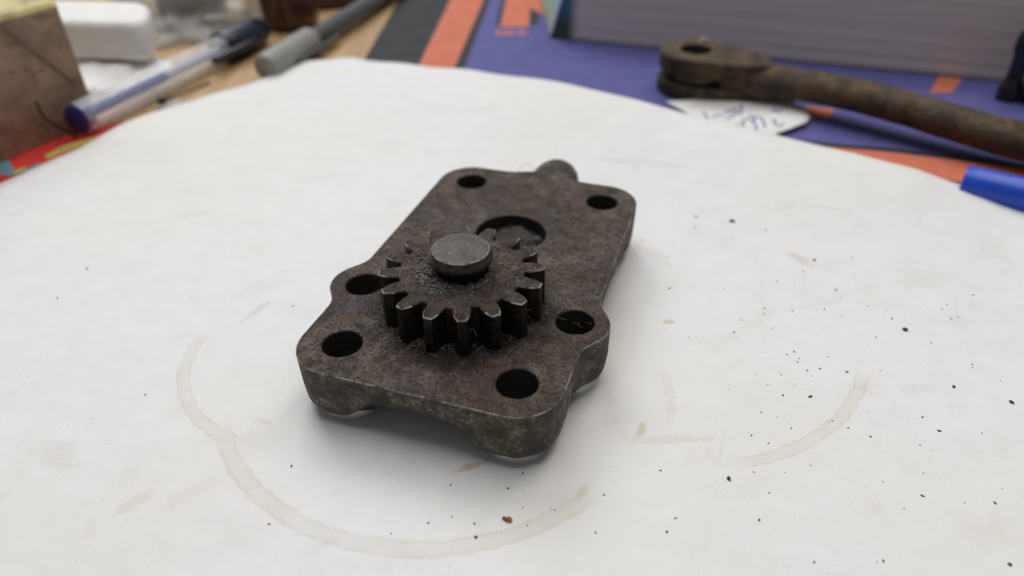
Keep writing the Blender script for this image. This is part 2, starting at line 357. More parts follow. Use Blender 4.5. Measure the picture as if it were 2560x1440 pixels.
# ------------------------------------------------------------------ the soiled sheet of paper
def paper_z(x, y):
    a = Vector((x, y))-Vector((-20.6, 81.6)); return PZZ(a.dot(Vector((0.850, -0.527)).normalized()), a.dot(Vector((-0.527, -0.850)).normalized()))
def paper_sheet():
    global PZZ
    c0 = Vector((-20.6, 81.6)); du = Vector((0.850, -0.527)).normalized(); dv = Vector((-0.527, -0.850))
    nu, nv, LU, LV = 84, 72, 100.0, 82.0
    def zz(u, v):
        def tab(q, K):
            for (a, x), (b, y) in zip(K, K[1:]):
                if q <= b: return x+(y-x)*sst(a, b, q)
            return K[-1][1]
        hr = tab(u, [(0, .45), (5, .6), (13, 1.35), (21, 2.06), (30, 2.56), (36, 2.46), (44, 2.0), (55, 1.7), (60, 1.5), (64, .95), (68, .45), (76, .08), (100, .05)])
        hl = tab(v, [(0, .45), (4, .55), (11, .55), (18, 1.1), (24.5, 1.48), (31, .78), (37, .55), (46, .1), (90, .05)])
        bul = max(hr*math.exp(-(v/11)**2), hl*math.exp(-(u/8)**2))
        rag = 0
        return bul + rag + 0.05*nz(u, v, 0, 0.12)*math.exp(-(v/20)**2)
    PZZ = zz
    vt, f = [], []
    for j in range(nv+1):
        for i in range(nu+1):
            u = LU*(i/nu); v = LV*(j/nv)
            uu = u; vv = v
            if u < 3.2 and v < 3.2:                           # blunted, dog-eared corner
                d = max(0, 3.2-u-v)
                uu += d*0.55; vv += d*0.55
            q = c0 + du*uu + dv*vv
            e = 0.10*nz(uu, vv, 3, 0.35) if (i == 0 or j == 0) else 0
            vt.append((q.x+e*du.x, q.y+e*dv.y, zz(uu, vv)))
    n = nu+1
    for j in range(nv):
        for i in range(nu):
            a = j*n+i; f.append((a, a+1, a+1+n, a+n))
    o = mesh_obj('paper_sheet', vt, f, 'paper', smooth=True)
    if o.data.polygons[0].normal.z < 0: o.data.flip_normals()
    md = o.modifiers.new('thickness', 'SOLIDIFY'); md.thickness = 0.03*S; md.offset = -1
    return o
ps = paper_sheet(); tag(ps, 'large white sheet of paper stained with brown cup rings and specks', 'paper')

# ------------------------------------------------------------------ pump cover: plate, gear, shaft, valve housing
BX, BY, YAW = -1.25, 34.29, radians(-18.6)
pump = thing('pump_cover', 'dark oily steel pump cover plate with a spur gear lying on stained paper', 'machine part', (BX, BY, 0), YAW)
HW, HL, CR = 6.80, 11.2, 2.25
LOBE = [(-5.95, -4.0), (5.95, -3.85)]
HOLES = [(-4.56, 9.0), (4.58, 8.85), (-5.9, -4.1), (5.98, -3.8), (-4.55, -8.95), (4.55, -9.0)]
GEAR = (-0.03, -4.02); BORE = (0.12, 3.42); BR = 2.14
def outline():
    # rounded rectangle, two ears, and a shallow bump on the rear edge, in polar-free SDF form -> march around
    def sdf(x, y):
        qx, qy = abs(x)-(HW-CR), abs(y)-(HL-CR)
        d = hypot(max(qx, 0), max(qy, 0))+min(max(qx, qy), 0)-CR
        def smin(a, b, k):
            h = max(k-abs(a-b), 0)/k
            return min(a, b)-h*h*k*0.25
        for lx, ly in LOBE: d = smin(d, hypot(x-lx, y-ly)-1.86, 0.75)
        d = smin(d, hypot(x-0.0, y-9.2)-2.68, 0.9)
        return d
    pts = []; N = 420
    for k in range(N):
        a = 2*pi*k/N; lo, hi = 3.0, 16.0
        for _ in range(40):
            m = (lo+hi)/2
            if sdf(m*cos(a), m*sin(a)) < 0: lo = m
            else: hi = m
        pts.append(Vector((lo*cos(a), lo*sin(a))))
    # resample evenly
    L = [0]
    for k in range(N): L.append(L[-1]+(pts[(k+1) % N]-pts[k]).length)
    tot = L[-1]; n = 360; out = []; j = 0
    for k in range(n):
        s_ = tot*k/n
        while L[j+1] < s_: j += 1
        out.append(pts[j].lerp(pts[(j+1) % N], (s_-L[j])/(L[j+1]-L[j])))
    return out
OUT = outline(); NO = len(OUT)
def normals(P):
    n = len(P); r = []
    for k in range(n):
        d = (P[(k+1) % n]-P[k-1]).normalized(); r.append(Vector((d.y, -d.x)))
    return r
NRM = normals(OUT)
def depth(x, y):
    d = min(hypot(x-hx, y-hy) for hx, hy in HOLES)
    return 1.40 + 1.62*(1-sst(2.28, 3.40, d)) + 0.05*nz(x, y, 2, 0.8)
def inpoly(x, y, P):
    c = False; n = len(P); j = n-1
    for i in range(n):
        a, b = P[i], P[j]
        if (a.y > y) != (b.y > y) and x < (b.x-a.x)*(y-a.y)/(b.y-a.y)+a.x: c = not c
        j = i
    return c
def fill(boundary, circles, step):
    pts = [Vector((v.x, v.y)) for v in boundary]; edges = [(k, (k+1) % len(pts)) for k in range(len(pts))]; rngs = []
    for cx, cy, r, n in circles:
        s0 = len(pts); pts += [Vector((cx+r*cos(2*pi*k/n), cy+r*sin(2*pi*k/n))) for k in range(n)]
        edges += [(s0+k, s0+(k+1) % n) for k in range(n)]; rngs.append((s0, n))
    y = -HL-1
    while y < HL+2:
        x = -HW-2
        while x < HW+2:
            if inpoly(x, y, boundary) and min((Vector((x, y))-b).length for b in boundary[::3]) > step*0.6 and all(hypot(x-c[0], y-c[1]) > c[2]+step*0.35 for c in circles):
                pts.append(Vector((x, y)))
            x += step
        y += step
    v, e, f, *_ = delaunay_2d_cdt(pts, edges, [], 0, 1e-5)
    ff = []
    for t_ in f:
        cx = sum(v[k].x for k in t_)/3; cy = sum(v[k].y for k in t_)/3
        if inpoly(cx, cy, boundary) and all(hypot(cx-c[0], cy-c[1]) > c[2]*0.998 for c in circles): ff.append(tuple(t_))
    return v, ff
def build_plate():
    rng = random.Random(4); g = G()
    ch = [0.05+0.035*max(0, nz(q.x, q.y, 0, 2.2)) for q in OUT]
    top = [OUT[k]-NRM[k]*ch[k] for k in range(NO)]
    nh = 40
    circ = [(x, y, 1.0+0.05, nh) for x, y in HOLES]+[(BORE[0], BORE[1], BR+0.05, 64)]
    v, f = fill(top, circ, 0.75)
    g.add([(q.x, q.y, T) for q in v], f, 0)
    # walls: worn chamfer, upper cast wall, rounded foot following the bosses
    r0 = [(top[k].x, top[k].y, T) for k in range(NO)]
    r1 = [(OUT[k].x, OUT[k].y, T-ch[k]) for k in range(NO)]
    v_, f_ = rings([r0, r1], False, False); g.add(v_, f_, 2)
    lv = []
    for fr, ins in ((0.30, 0.01), (0.62, 0.03), (0.86, 0.06), (0.94, 0.13), (1.0, 0.32)):
        ring = []
        for k in range(NO):
            q = OUT[k]; dd = depth(q.x, q.y); j = ins*(0.6+0.4*dd/1.4)-0.06*nz(q.x*1.0, q.y, fr*4, 1.1)*(fr > 0.1)
            w_ = q-NRM[k]*j; ring.append((w_.x, w_.y, T-dd*fr))
        lv.append(ring)
    v_, f_ = rings([r1]+lv, False, False); g.add(v_, f_, 1)
    # underside
    bot = [Vector((q[0], q[1])) for q in lv[-1]]
    v, f = fill(bot, [(x, y, 1.30, nh) for x, y in HOLES], 0.55)
    zb = {}
    vz = []
    for q in v:
        vz.append((q.x, q.y, T-depth(q.x, q.y)))
    for k, q in enumerate(v):
        for b in lv[-1]:
            if abs(q.x-b[0]) < 1e-4 and abs(q.y-b[1]) < 1e-4: vz[k] = b; break
    g.add(vz, [tuple(reversed(t_)) for t_ in f], 1)
    # hole walls
    for x, y in HOLES:
        a = [(x+1.05*cos(2*pi*k/nh), y+1.05*sin(2*pi*k/nh), T) for k in range(nh)]
        b = [(x+1.0*cos(2*pi*k/nh), y+1.0*sin(2*pi*k/nh), T-0.06) for k in range(nh)]
        b2 = [(q[0], q[1], T-1.1) for q in b]                     # counterbore added underneath to spread light onto the paper
        b3 = [(x+1.30*cos(2*pi*k/nh), y+1.30*sin(2*pi*k/nh), T-1.15) for k in range(nh)]
        c = [(q[0], q[1], T-depth(q[0], q[1])) for q in b3]
        v_, f_ = rings([a, b], False, False); g.add(v_, f_, 0)
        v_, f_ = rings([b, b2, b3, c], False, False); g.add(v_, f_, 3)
    # blind bore with an uneven dirty floor
    n = 64; rs = []
    for r, z in ((BR+0.05, 0), (BR, -0.06), (BR, -0.6), (BR-0.03, -0.86)): rs.append([(BORE[0]+r*cos(2*pi*k/n), BORE[1]+r*sin(2*pi*k/n), T+z) for k in range(n)])
    for r in (1.8, 1.4, 1.0, 0.6, 0.25):
        rs.append([(BORE[0]+r*cos(2*pi*k/n), BORE[1]+r*sin(2*pi*k/n), T-0.78+0.42*nz(r*cos(2*pi*k/n), r*sin(2*pi*k/n), 0, 0.9)+0.12*nz(r*cos(2*pi*k/n), r*sin(2*pi*k/n), 5, 3)) for k in range(n)])
    v_, f_ = rings(rs[:2], False, False); g.add(v_, f_, 0)
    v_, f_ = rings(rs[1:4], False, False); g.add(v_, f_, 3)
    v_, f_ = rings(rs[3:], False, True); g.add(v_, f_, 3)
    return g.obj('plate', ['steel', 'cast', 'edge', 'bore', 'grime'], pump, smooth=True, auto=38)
plate = build_plate()

# underside casting: oil gallery ending in a dome behind the plate, and hub below the shaft; both stand on the paper
g = G()
n = 40; rs = []
for y, r in ((6.6, 1.0), (7.2, 1.62), (11.8, 1.62), (12.6, 1.70), (13.3, 1.70), (14.0, 1.60), (14.6, 1.42), (15.1, 1.14), (15.45, 0.78), (15.62, 0.38), (15.66, 0.02)):
    rs.append([(0.15+1.05*r*cos(2*pi*k/n), y, 1.86+r*1.05*sin(2*pi*k/n)) for k in range(n)])
g.add(*rings(rs)); g.obj('valve_housing', 'cast', pump, smooth=True, auto=50)
g = G(); g.add(*lathe([(2.3, 0.02), (2.6, 0.12), (2.7, 0.5), (2.75, T-1.2)], 48, origin=(GEAR[0], GEAR[1], 0))); g.obj('hub', 'cast', pump, smooth=True, auto=40)

# gear
NT_, RT, RP, RR, GH = 16, 4.27, 3.70, 3.14, 2.15
PH = radians(-87.3)-YAW
def gear_profile():
    half = []                                              # (angle offset, radius) on one side of a tooth, root to tip
    for r, hw in ((3.235, 0.490), (3.27, 0.458), (3.34, 0.448), (3.50, 0.446), (3.66, 0.434), (3.80, 0.408), (3.94, 0.368), (4.08, 0.310), (4.18, 0.262), (RT, 0.212)):
        half.append((hw/r, r))
    pt = []
    for k in range(NT_):
        c = PH+2*pi*k/NT_
        left = [(c-a, r) for a, r in half]; right = [(c+a, r) for a, r in reversed(half)]
        pt.append((c-pi/NT_, 3.215))
        pt += left+[(c, RT+0.005)]+right
    return [Vector((r*cos(a), r*sin(a))) for a, r in pt]
GP = gear_profile(); NG = len(GP); GN = normals(GP)
def crust(r, a):
    x, y = r*cos(a), r*sin(a); f_ = sst(2.85, 1.6, r) if r < 2.85 else 0.0
    w_ = 0.35+0.65*max(0.0, cos(a-radians(190)))
    return f_*w_*(0.10+0.16*nz(x, y, 1, 1.6)+0.14*nz(x, y, 4, 4.5)+0.08*nz(x, y, 9, 9.0))
def build_gear():
    g = G(); c = 0.065
    low = [(q.x, q.y, T+0.015) for q in GP]
    mid = [(q.x, q.y, T+GH-c) for q in GP]
    ins = [GP[k]-GN[k]*c for k in range(NG)]
    tp = [(q.x, q.y, T+GH) for q in ins]
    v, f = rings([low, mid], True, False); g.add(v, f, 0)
    v, f = rings([mid, tp], False, False)
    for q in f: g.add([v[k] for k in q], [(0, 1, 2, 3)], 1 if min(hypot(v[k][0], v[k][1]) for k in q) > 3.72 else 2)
    n = NG; inner = []
    rr = [2.9, 2.75, 2.6, 2.45, 2.3, 2.15, 2.0, 1.85, 1.7, 1.58, 1.45]; rs = [tp]
    for r in rr:
        rs.append([(r*cos(atan2(q.y, q.x)), r*sin(atan2(q.y, q.x)), T+GH+crust(r, atan2(q.y, q.x))) for q in ins])
    rs.append([(1.33*cos(atan2(q.y, q.x)), 1.33*sin(atan2(q.y, q.x)), T+GH-0.12) for q in ins])
    v, f = rings(rs, False, False); g.add(v, f, 2)
    v = [(q[0]+GEAR[0], q[1]+GEAR[1], q[2]) for q in g.v]; g.v = v
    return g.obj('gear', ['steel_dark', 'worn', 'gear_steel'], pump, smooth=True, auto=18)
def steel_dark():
    t = NT('dark_tooth_flank'); n = t.noise(1.6, 5, 0.65); f = t.noise(10, 3, 0.6)  # flanks coloured darker than the gear's top face
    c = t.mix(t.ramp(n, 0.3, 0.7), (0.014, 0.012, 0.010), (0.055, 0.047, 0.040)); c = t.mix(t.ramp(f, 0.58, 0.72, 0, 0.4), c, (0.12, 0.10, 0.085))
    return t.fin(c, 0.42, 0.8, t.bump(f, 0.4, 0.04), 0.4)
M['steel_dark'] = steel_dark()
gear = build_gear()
# shaft
g = G(); ST = 3.45
g.add(*lathe([(1.30, 0.02), (1.30, 2.50), (1.34, 2.60)], 56, origin=(GEAR[0], GEAR[1], T)), 1)
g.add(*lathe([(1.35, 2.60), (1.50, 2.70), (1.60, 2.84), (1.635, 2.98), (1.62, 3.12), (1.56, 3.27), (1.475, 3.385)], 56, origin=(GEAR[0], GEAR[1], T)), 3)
v, f = lathe([(1.475, 3.387), (1.415, ST)], 56, origin=(GEAR[0], GEAR[1], T)); g.add(v, f[:-2], 2); g.add(v[56:], [tuple(range(56))], 0)
M['shaft_side'] = plain('oily_shaft_side', (0.050, 0.043, 0.036), 0.40, 0.4, 2.0, metal=0.85, bump=0.06)
M['shaft_bevel'] = plain('worn_shaft_bevel', (0.060, 0.052, 0.043), 0.36, 0.4, 3.0, metal=0.8, bump=0.05)
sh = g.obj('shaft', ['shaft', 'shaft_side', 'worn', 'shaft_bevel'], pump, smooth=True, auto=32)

# caked grime, on the gear round the shaft and at the foot of the teeth
rng = random.Random(11); g = G()
for k in range(1500):
    a = rng.gauss(radians(200), 1.0) if k < 950 else rng.uniform(0, 2*pi)
    r = 1.36+abs(rng.gauss(0, 0.72 if k < 950 else 0.45))
    if r > 3.0: continue
    s_ = (0.02+0.10*rng.random()**3)*(1.25-0.28*(r-1.6))
    nugget(g, (GEAR[0]+r*cos(a), GEAR[1]+r*sin(a), T+GH+max(0, crust(r, a))-s_*0.05), s_, rng, 0.6)
for k in range(170):
    a = rng.gauss(radians(205), 0.42); r = rng.uniform(1.38, 2.5)
    nugget(g, (GEAR[0]+r*cos(a), GEAR[1]+r*sin(a), T+GH+max(0, crust(r, a))), rng.uniform(0.05, 0.17), rng, 0.65)
tag(g.obj('gear_grime', 'grime', gear, smooth=False), kind='stuff')
g = G()
for k in range(2200):
    a = rng.gauss(radians(205), 0.85) if k < 1300 else rng.uniform(0, 2*pi)
    r = RR+0.25+abs(rng.gauss(0, 0.8 if k < 1300 else 0.6))
    x, y = GEAR[0]+r*cos(a), GEAR[1]+r*sin(a)
    if any(hypot(x-hx, y-hy) < 1.15 for hx, hy in HOLES) or hypot(x-BORE[0], y-BORE[1]) < BR+0.1: continue
    s_ = (0.018+0.085*rng.random()**3)*max(0.4, 1.3-0.25*(r-3.2))
    nugget(g, (x, y, T+s_*0.1), s_, rng, 0.6)
for k in range(240):
    a = rng.uniform(0, 2*pi); r = BR*sqrt(rng.random())*0.95
    nugget(g, (BORE[0]+r*cos(a), BORE[1]+r*sin(a), T-0.84), 0.05+0.30*rng.random()**2.5, rng, 0.6, 0 if k % 2 == 0 else 1)
tag(g.obj('plate_grime', ['grime', 'bore'], plate, smooth=False), kind='stuff')
g = G()
for (a, r, s_) in ((165, 2.55, 0.09), (168, 2.7, 0.06), (-62, 2.62, 0.07), (20, 2.4, 0.04), (150, 2.4, 0.05)):
    for k in range(3): nugget(g, (GEAR[0]+r*cos(radians(a))+rng.uniform(-.1, .1), GEAR[1]+r*sin(radians(a))+rng.uniform(-.1, .1), T+GH+0.05), s_, rng, 0.6)
tag(g.obj('rust_crumbs', 'rustflake', gear), kind='stuff')
# lint
g = G()
def fibre(pts, r=0.014): g.add(*tube(spline(pts, 5), r, 5))
for hx, hy, cnt in ((5.98, -3.8, 3),):
    for k in range(cnt):
        q = Vector((hx+rng.uniform(-.5, .5), hy+rng.uniform(-.6, .4), T-0.35+rng.uniform(-.15, .15))); P = [q]
        for j in range(4): P.append(P[-1]+Vector((rng.uniform(-.35, .35), rng.uniform(-.3, .3), rng.uniform(-.08, .1))))
        P = [Vector((hx+max(-.75, min(.75, q_.x-hx)), hy+max(-.75, min(.75, q_.y-hy)), min(q_.z, T-.1))) for q_ in P]
        fibre(P, 0.0055)
fibre([(hx-1.6, hy+0.1, T+0.03), (hx-1.1, hy+.05, T+0.05), (hx-.5, hy+0.12, T-.1)], 0.009)
fibre([(-1.9, 11.2, T+0.02), (-1.85, 11.7, T+0.25), (-1.45, 12.0, T+0.35), (-1.05, 11.9, T+0.1)], 0.013)
tag(g.obj('lint', 'lint', plate, smooth=True), kind='stuff')
g = G()
for k in range(5):
    a = rng.choice([-100, -75, -55, -20, 20, 45])+rng.uniform(-10, 10); r = 4.15
    q = Vector((GEAR[0]+r*cos(radians(a)), GEAR[1]+r*sin(radians(a)), T+rng.uniform(.3, 1.6))); P = [q]
    for j in range(4): P.append(P[-1]+Vector((rng.uniform(-.35, .35), rng.uniform(-.18, .18), rng.uniform(-.35, .2))))
    fibre(P, 0.006)
fibre([(GEAR[0]+3.0, GEAR[1]+3.2, T+GH+.03), (GEAR[0]+3.6, GEAR[1]+2.6, T+GH+.15), (GEAR[0]+3.9, GEAR[1]+1.9, T+GH+.02), (GEAR[0]+3.8, GEAR[1]+1.4, T+GH-.3)], 0.008)
tag(g.obj('lint', 'lint', gear, smooth=True), kind='stuff')

# ------------------------------------------------------------------ grit on the paper
big = [(15.57, 43.85, .19), (22.67, 32.09, .19), (23.16, 27.44, .12), (25.52, 26.29, .15), (9.87, 21.57, .16), (10.63, 19.33, .10), (20.26, 17.09, .11),
       (-1.63, 18.62, .11), (-10.66, 19.37, .07), (-10.46, 22.59, .08), (-3.73, 19.35, .06), (15.4, 26.81, .11), (18.01, 28.66, .10), (19.79, 39.09, .12),
       (20.07, 35.97, .10), (9.85, 36.44, .10), (22.36, 33.13, .09), (15.16, 17.3, .09), (20.91, 24.37, .08), (20.53, 25.32, .07), (15.18, 34.29, .09), (-0.27, 21.17, .07),
       (-27.98, 39.32, .10), (-28.32, 36.1, .08), (13.2, 44.6, .11), (12.9, 43.3, .08), (17.6, 42.6, .09), (24.9, 28.9, .08)]
for k, (x, y, r) in enumerate(big):
    r *= 0.92; g = G(); nugget(g, (0, 0, r*0.45), r, rng, 0.6)
    tag(g.obj('grit_crumb', 'grit', loc=(x, y, paper_z(x, y)+0.005)), 'small dark grit crumb lying on the white paper', 'grit', 'dark grit crumbs scattered on the paper')
g = G(); nugget(g, (0, 0, .08), .20, rng, 0.7); nugget(g, (.13, .05, .07), .13, rng, 0.7)
tag(g.obj('rust_crumb', 'rustgrain', loc=(-0.31, 19.45, 0.01)), 'orange brown rust crumb on the paper in front of the pump cover', 'rust crumb')
g = G()
for k in range(620):
    if k < 430: x, y = rng.gauss(17, 6), rng.gauss(27, 8)
    elif k < 530: x, y = rng.gauss(-2, 6), rng.gauss(20.5, 2.0)
    else: x, y = rng.uniform(-30, 30), rng.uniform(16, 62)
    if y < 15 or y > 60 or x > 32 or (abs(x+1) < 9 and 22.5 < y < 48): continue
    r = 0.02+0.065*rng.random()**3
    nugget(g, (x, y, paper_z(x, y)+r*0.3), r, rng, 0.55)
tag(g.obj('fine_grit', 'grit'), 'fine dark dust specks sprinkled over the white paper', 'dust', kind='stuff')

# ------------------------------------------------------------------ rusty lever
def rusty():
    t = NT('rusty_lever_steel'); a = t.noise(0.45, 5, 0.65, 0.5); b = t.noise(3.6, 6, 0.75); f = t.noise(9, 3, 0.6)
    c = t.mix(t.ramp(a, 0.35, 0.65), (0.062, 0.042, 0.024), (0.160, 0.105, 0.050)); c = t.mix(t.ramp(b, 0.46, 0.64, 0, 0.8), c, (0.026, 0.019, 0.013))
    c = t.mix(t.ramp(t.noise(0.7, 4, 0.6), 0.50, 0.66, 0, 0.55), c, (0.024, 0.030, 0.038))
    return t.fin(c, 0.65, 0.25, t.bump(f, 0.6, 0.1, t.bump(b, 0.5, 0.2)), 0.4)
M['rusty'] = rusty()
lev = thing('rusty_lever', 'rusty steel lever with a forked eye end lying before the thick book', 'lever', (18.4, 71.3, -0.2))
def eye_cheek(z0, z1):
    n = 48; out = []
    d = Vector((6.9, -4.4)).normalized(); s = Vector((d.y, -d.x)); R = 3.45; HR = 1.55
    ol = []
    for k in range(n):
        a = 2*pi*k/n; x, y = cos(a), sin(a); px = R*x; py = R*y
        if x > 0: px = R*x + 4.2*min(1, max(0, x))**0.7; py = R*y*(1-0.25*x)
        ol.append(d*px+s*py)
    il = [d*(HR*cos(2*pi*k/n))+s*(HR*sin(2*pi*k/n)) for k in range(n)]
    b = 0.18
    lvl = [([q*0.955 for q in ol], z0), (ol, z0+b), (ol, z1-b), ([q*0.955 for q in ol], z1), (il, z1), (il, z0)]
    rs = [[(q.x, q.y, z) for q in L] for L, z in lvl]; rs.append(rs[0])
    return rings(rs, False, False)
g = G(); g.add(*eye_cheek(0.02, 1.45)); g.obj('fork_cheek', 'rusty', lev, smooth=True, auto=40)
g = G(); g.add(*eye_cheek(2.25, 4.05)); g.obj('fork_cheek', 'rusty', lev, smooth=True, auto=40)
g = G()
path = spline([(3.0, -1.9, 2.05), (5.8, -3.6, 2.1), (8.6, -5.4, 2.35), (11.6, -7.9, 2.6), (14.8, -10.8, 2.6), (18.4, -14.1, 2.35), (22.0, -17.2, 2.1), (26.0, -20.3, 2.05), (32, -24.5, 2.05)], 7)
rad = []
for k, q in enumerate(path):
    u = k/(len(path)-1); rad.append(2.45-0.66*sst(0, 0.28, u)+0.09*nz(k*.3, 1) + 0.10*sst(.6, 1, u))
g.add(*tube(path, rad, 20, flat=0.80)); g.obj('arm', 'rusty', lev, smooth=True, auto=60)
g = G(); M['dried'] = plain('dried_pale_residue', (0.42, 0.37, 0.25), 0.8, 0.3, 3)
for q, r in (((1.2, 2.7, 4.1), .42), ((1.7, 2.4, 4.15), .34), ((2.6, 2.0, 4.1), .28), ((-3.1, 1.3, 3.75), .30), ((-3.25, .9, 3.4), .28), ((-3.2, 1.1, 3.0), .2)): nugget(g, q, r, rng, 0.7)
tag(g.obj('dried_residue', 'dried', lev), kind='stuff')

# ------------------------------------------------------------------ tag with handwriting and string
M['card'] = plain('white_tag_card', (0.78, 0.765, 0.73), 0.6, 0.03, 0.6)
M['ink'] = plain('blue_ballpoint_ink', (0.13, 0.16, 0.42), 0.5, 0.2, 2)
tg = thing('paper_tag', 'white paper tag with blue handwriting tucked beneath the rusty lever', 'tag', (22.1, 64.4, -0.15))
TC = [(-6.9, 2.9), (-3.2, 3.6), (0.2, 5.8), (3.0, 3.9), (5.6, 3.7), (5.3, 2.0), (4.7, 1.5), (5.7, 0.2), (5.4, -1.9), (4.6, -3.1), (0.8, -5.6), (-1.0, -5.6), (-4.5, -2.0)]
def tz(x, y): return 0.22+0.25*sst(-4, 5, x)+0.6*sst(0.5, 5.5, y)*sst(5, 0, abs(x-0.2))
dens = []
for k in range(len(TC)):
    a, b = Vector(TC[k]), Vector(TC[(k+1) % len(TC)])
    dens += [a.lerp(b, j/4) for j in range(4)]
v, f = None, None
pts = dens[:]; ed = [(k, (k+1) % len(dens)) for k in range(len(dens))]
yy = -6
while yy < 6:
    xx = -7
    while xx < 6.5:
        if inpoly(xx, yy, dens): pts.append(Vector((xx+0.01*nz(xx, yy), yy)))
        xx += 0.9
    yy += 0.9
v, e_, f, *_ = delaunay_2d_cdt(pts, ed, [], 0, 1e-4)
ff = [tuple(t_) for t_ in f if inpoly(sum(v[k].x for k in t_)/3, sum(v[k].y for k in t_)/3, dens)]
card = mesh_obj('card', [(q.x, q.y, tz(q.x, q.y)) for q in v], ff, 'card', tg, smooth=True)
if card.data.polygons[0].normal.z < 0: card.data.flip_normals()
md = card.modifiers.new('thickness', 'SOLIDIFY'); md.thickness = 0.06*S; md.offset = -1
def stroke(pts, r=0.10, mat='ink'):
    g = G(); P = spline([(x, y, tz(x, y)+0.02) for x, y in pts], 5)
    n = len(P); vv = []; f_ = []
    for k, q in enumerate(P):
        d = (P[min(k+1, n-1)]-P[max(k-1, 0)]); s_ = Vector((d.y, -d.x, 0)).normalized()*r
        vv += [q+s_, q-s_]
    for k in range(n-1): f_.append((2*k, 2*k+1, 2*k+3, 2*k+2))
    g.add([(q.x, q.y, q.z) for q in vv], f_); return g
def write(strokes):
    for st in strokes: stroke(st).obj('handwriting', 'ink', tg)
HW_STROKES = []      # filled below in tag-local coordinates
HW_STROKES = [[(-3.92, 0.3), (-3.83, -0.94), (-3.73, -2.28)], [(-3.32, -1.23), (-2.83, -0.69), (-2.17, -0.57)], [(-1.92, -0.03), (-1.47, 0.52), (-1.17, 0.23), (-1.77, -0.45)],
    [(-1.18, 0.37), (-0.76, 0.79), (-0.94, -0.33), (-1.85, -1.4), (-2.23, -1.66)], [(-0.1, 1.63), (-0.08, 0.91), (-0.46, 0.08), (-0.58, -0.75)],
    [(-2.59, -3.09), (-2.76, -3.35), (-2.64, -3.48), (-2.49, -3.29)], [(-2.11, -3.23), (-2.37, -3.74), (-2.29, -4.12), (-2.01, -3.62), (-2.11, -3.23)], [(-1.56, -2.86), (-1.88, -3.5), (-1.83, -3.88), (-1.52, -3.38), (-1.56, -2.86)],
    [(-0.46, -1.83), (-0.94, -2.48), (-1.09, -3.39), (-0.92, -4.28), (-0.44, -4.54), (-0.03, -3.8), (0.06, -2.77), (-0.1, -1.84), (-0.46, -1.83)], [(-0.09, -1.44), (0.44, -1.05), (0.41, -1.72), (0.12, -2.38)],
    [(0.71, -1.19), (0.97, -1.74), (0.92, -2.79), (0.72, -3.81)], [(2.31, -0.41), (2.69, 0.13), (2.67, -0.28), (2.96, -0.01), (3.0, -0.57), (3.34, -0.16)], [(1.92, -2.03), (2.03, -2.69), (1.84, -2.81), (1.9, -3.46), (2.12, -3.72), (2.57, -3.09)]]
write(HW_STROKES)
M['string'] = plain('pale_string', (0.45, 0.40, 0.33), 0.8, 0.2, 3)
g = G(); g.add(*tube(spline([(3.6, 1.6, 1.0), (4.2, 2.6, 1.5), (5.2, 3.2, 1.3), (5.9, 2.4, 0.9), (6.4, 2.0, 0.9)], 6), 0.11, 8)); g.obj('string', 'string', tg, smooth=True)

# ------------------------------------------------------------------ thick book, fore edge towards the viewer
def pages():
    t = NT('grey_page_edges'); sep = t.n.new('ShaderNodeSeparateXYZ'); t.t.links.new(t.co, sep.inputs[0])
    st = t.noise(1.0, 5, 0.75, stretch=(0.02, 0.02, 9)); st2 = t.noise(1.0, 3, 0.6, stretch=(0.06, 0.06, 2.2)); x = t.math('ADD', sep.outputs[0], t.math('MULTIPLY', st, 0.8))
    c = t.mix(t.ramp(st, 0.3, 0.7), (0.62, 0.55, 0.51), (0.82, 0.74, 0.68)); c = t.mix(t.ramp(st2, 0.45, 0.65, 0, 0.4), c, (0.66, 0.56, 0.54))
    tl = t.mix(t.ramp(sep.outputs[2], 1.5, 3.6), (0.055, 0.095, 0.075), (0.05, 0.16, 0.25))
    c = t.mix(t.ramp(x, 2.4, 4.1, 1, 0), c, tl)
    return t.fin(c, 0.7, 0, t.bump(st, 0.5, 0.08), 0.3)
def head():
    t = NT('pale_green_page_heads'); sep = t.n.new('ShaderNodeSeparateXYZ'); t.t.links.new(t.co, sep.inputs[0])
    y = t.math('ADD', sep.outputs[1], t.math('MULTIPLY', t.noise(0.5, 3), 2.0))
    c = t.mix(t.ramp(y, 1.5, 6.0), (0.55, 0.52, 0.62), (0.42, 0.60, 0.42)); c = t.mix(t.ramp(sep.outputs[2], 1.8, 4.2), c, (0.36, 0.62, 0.80))
    return t.fin(c, 0.6)
M['pages'] = pages(); M['heads'] = head(); M['cover'] = plain('dark_book_cover', (0.05, 0.05, 0.055), 0.5, 0.2, 0.6)
bk = thing('thick_book', 'thick book lying flat with its grey page edges showing behind the rusty lever', 'book', (4.9, 88.8, -0.2), atan2(-0.330, 0.945))
HB = 10.5; sk = 0.27
def bpt(x, y, z): return (x+sk*z, y+0.06*z, z)
NL = 21
rs = []
for k in range(NL+1):
    z = 0.12+(HB-0.4)*k/NL; j = 0.05*nz(k*1.7, 3.1)
    rs.append([bpt(0, j, z), bpt(90, j, z), bpt(90, 42, z), bpt(-15.5, 42, z)])
g = G(); v, f = rings(rs); mi = []
for q in f:
    if len(q) == 4 and q[0] % 4 == 3 and q[1] % 4 == 0: mi.append(1)
    else: mi.append(0)
g.v, g.f, g.i = v, f, mi
g.obj('page_block', ['pages', 'heads'], bk)
g = G(); v, f = rings([[bpt(-.1, -.1, .02), bpt(90, -.1, .02), bpt(90, 42, .02), bpt(-15.6, 42, .02)], [bpt(-.1, -.1, .11), bpt(90, -.1, .11), bpt(90, 42, .11), bpt(-15.6, 42, .11)]]); g.add(v, f); g.obj('cover', 'cover', bk)
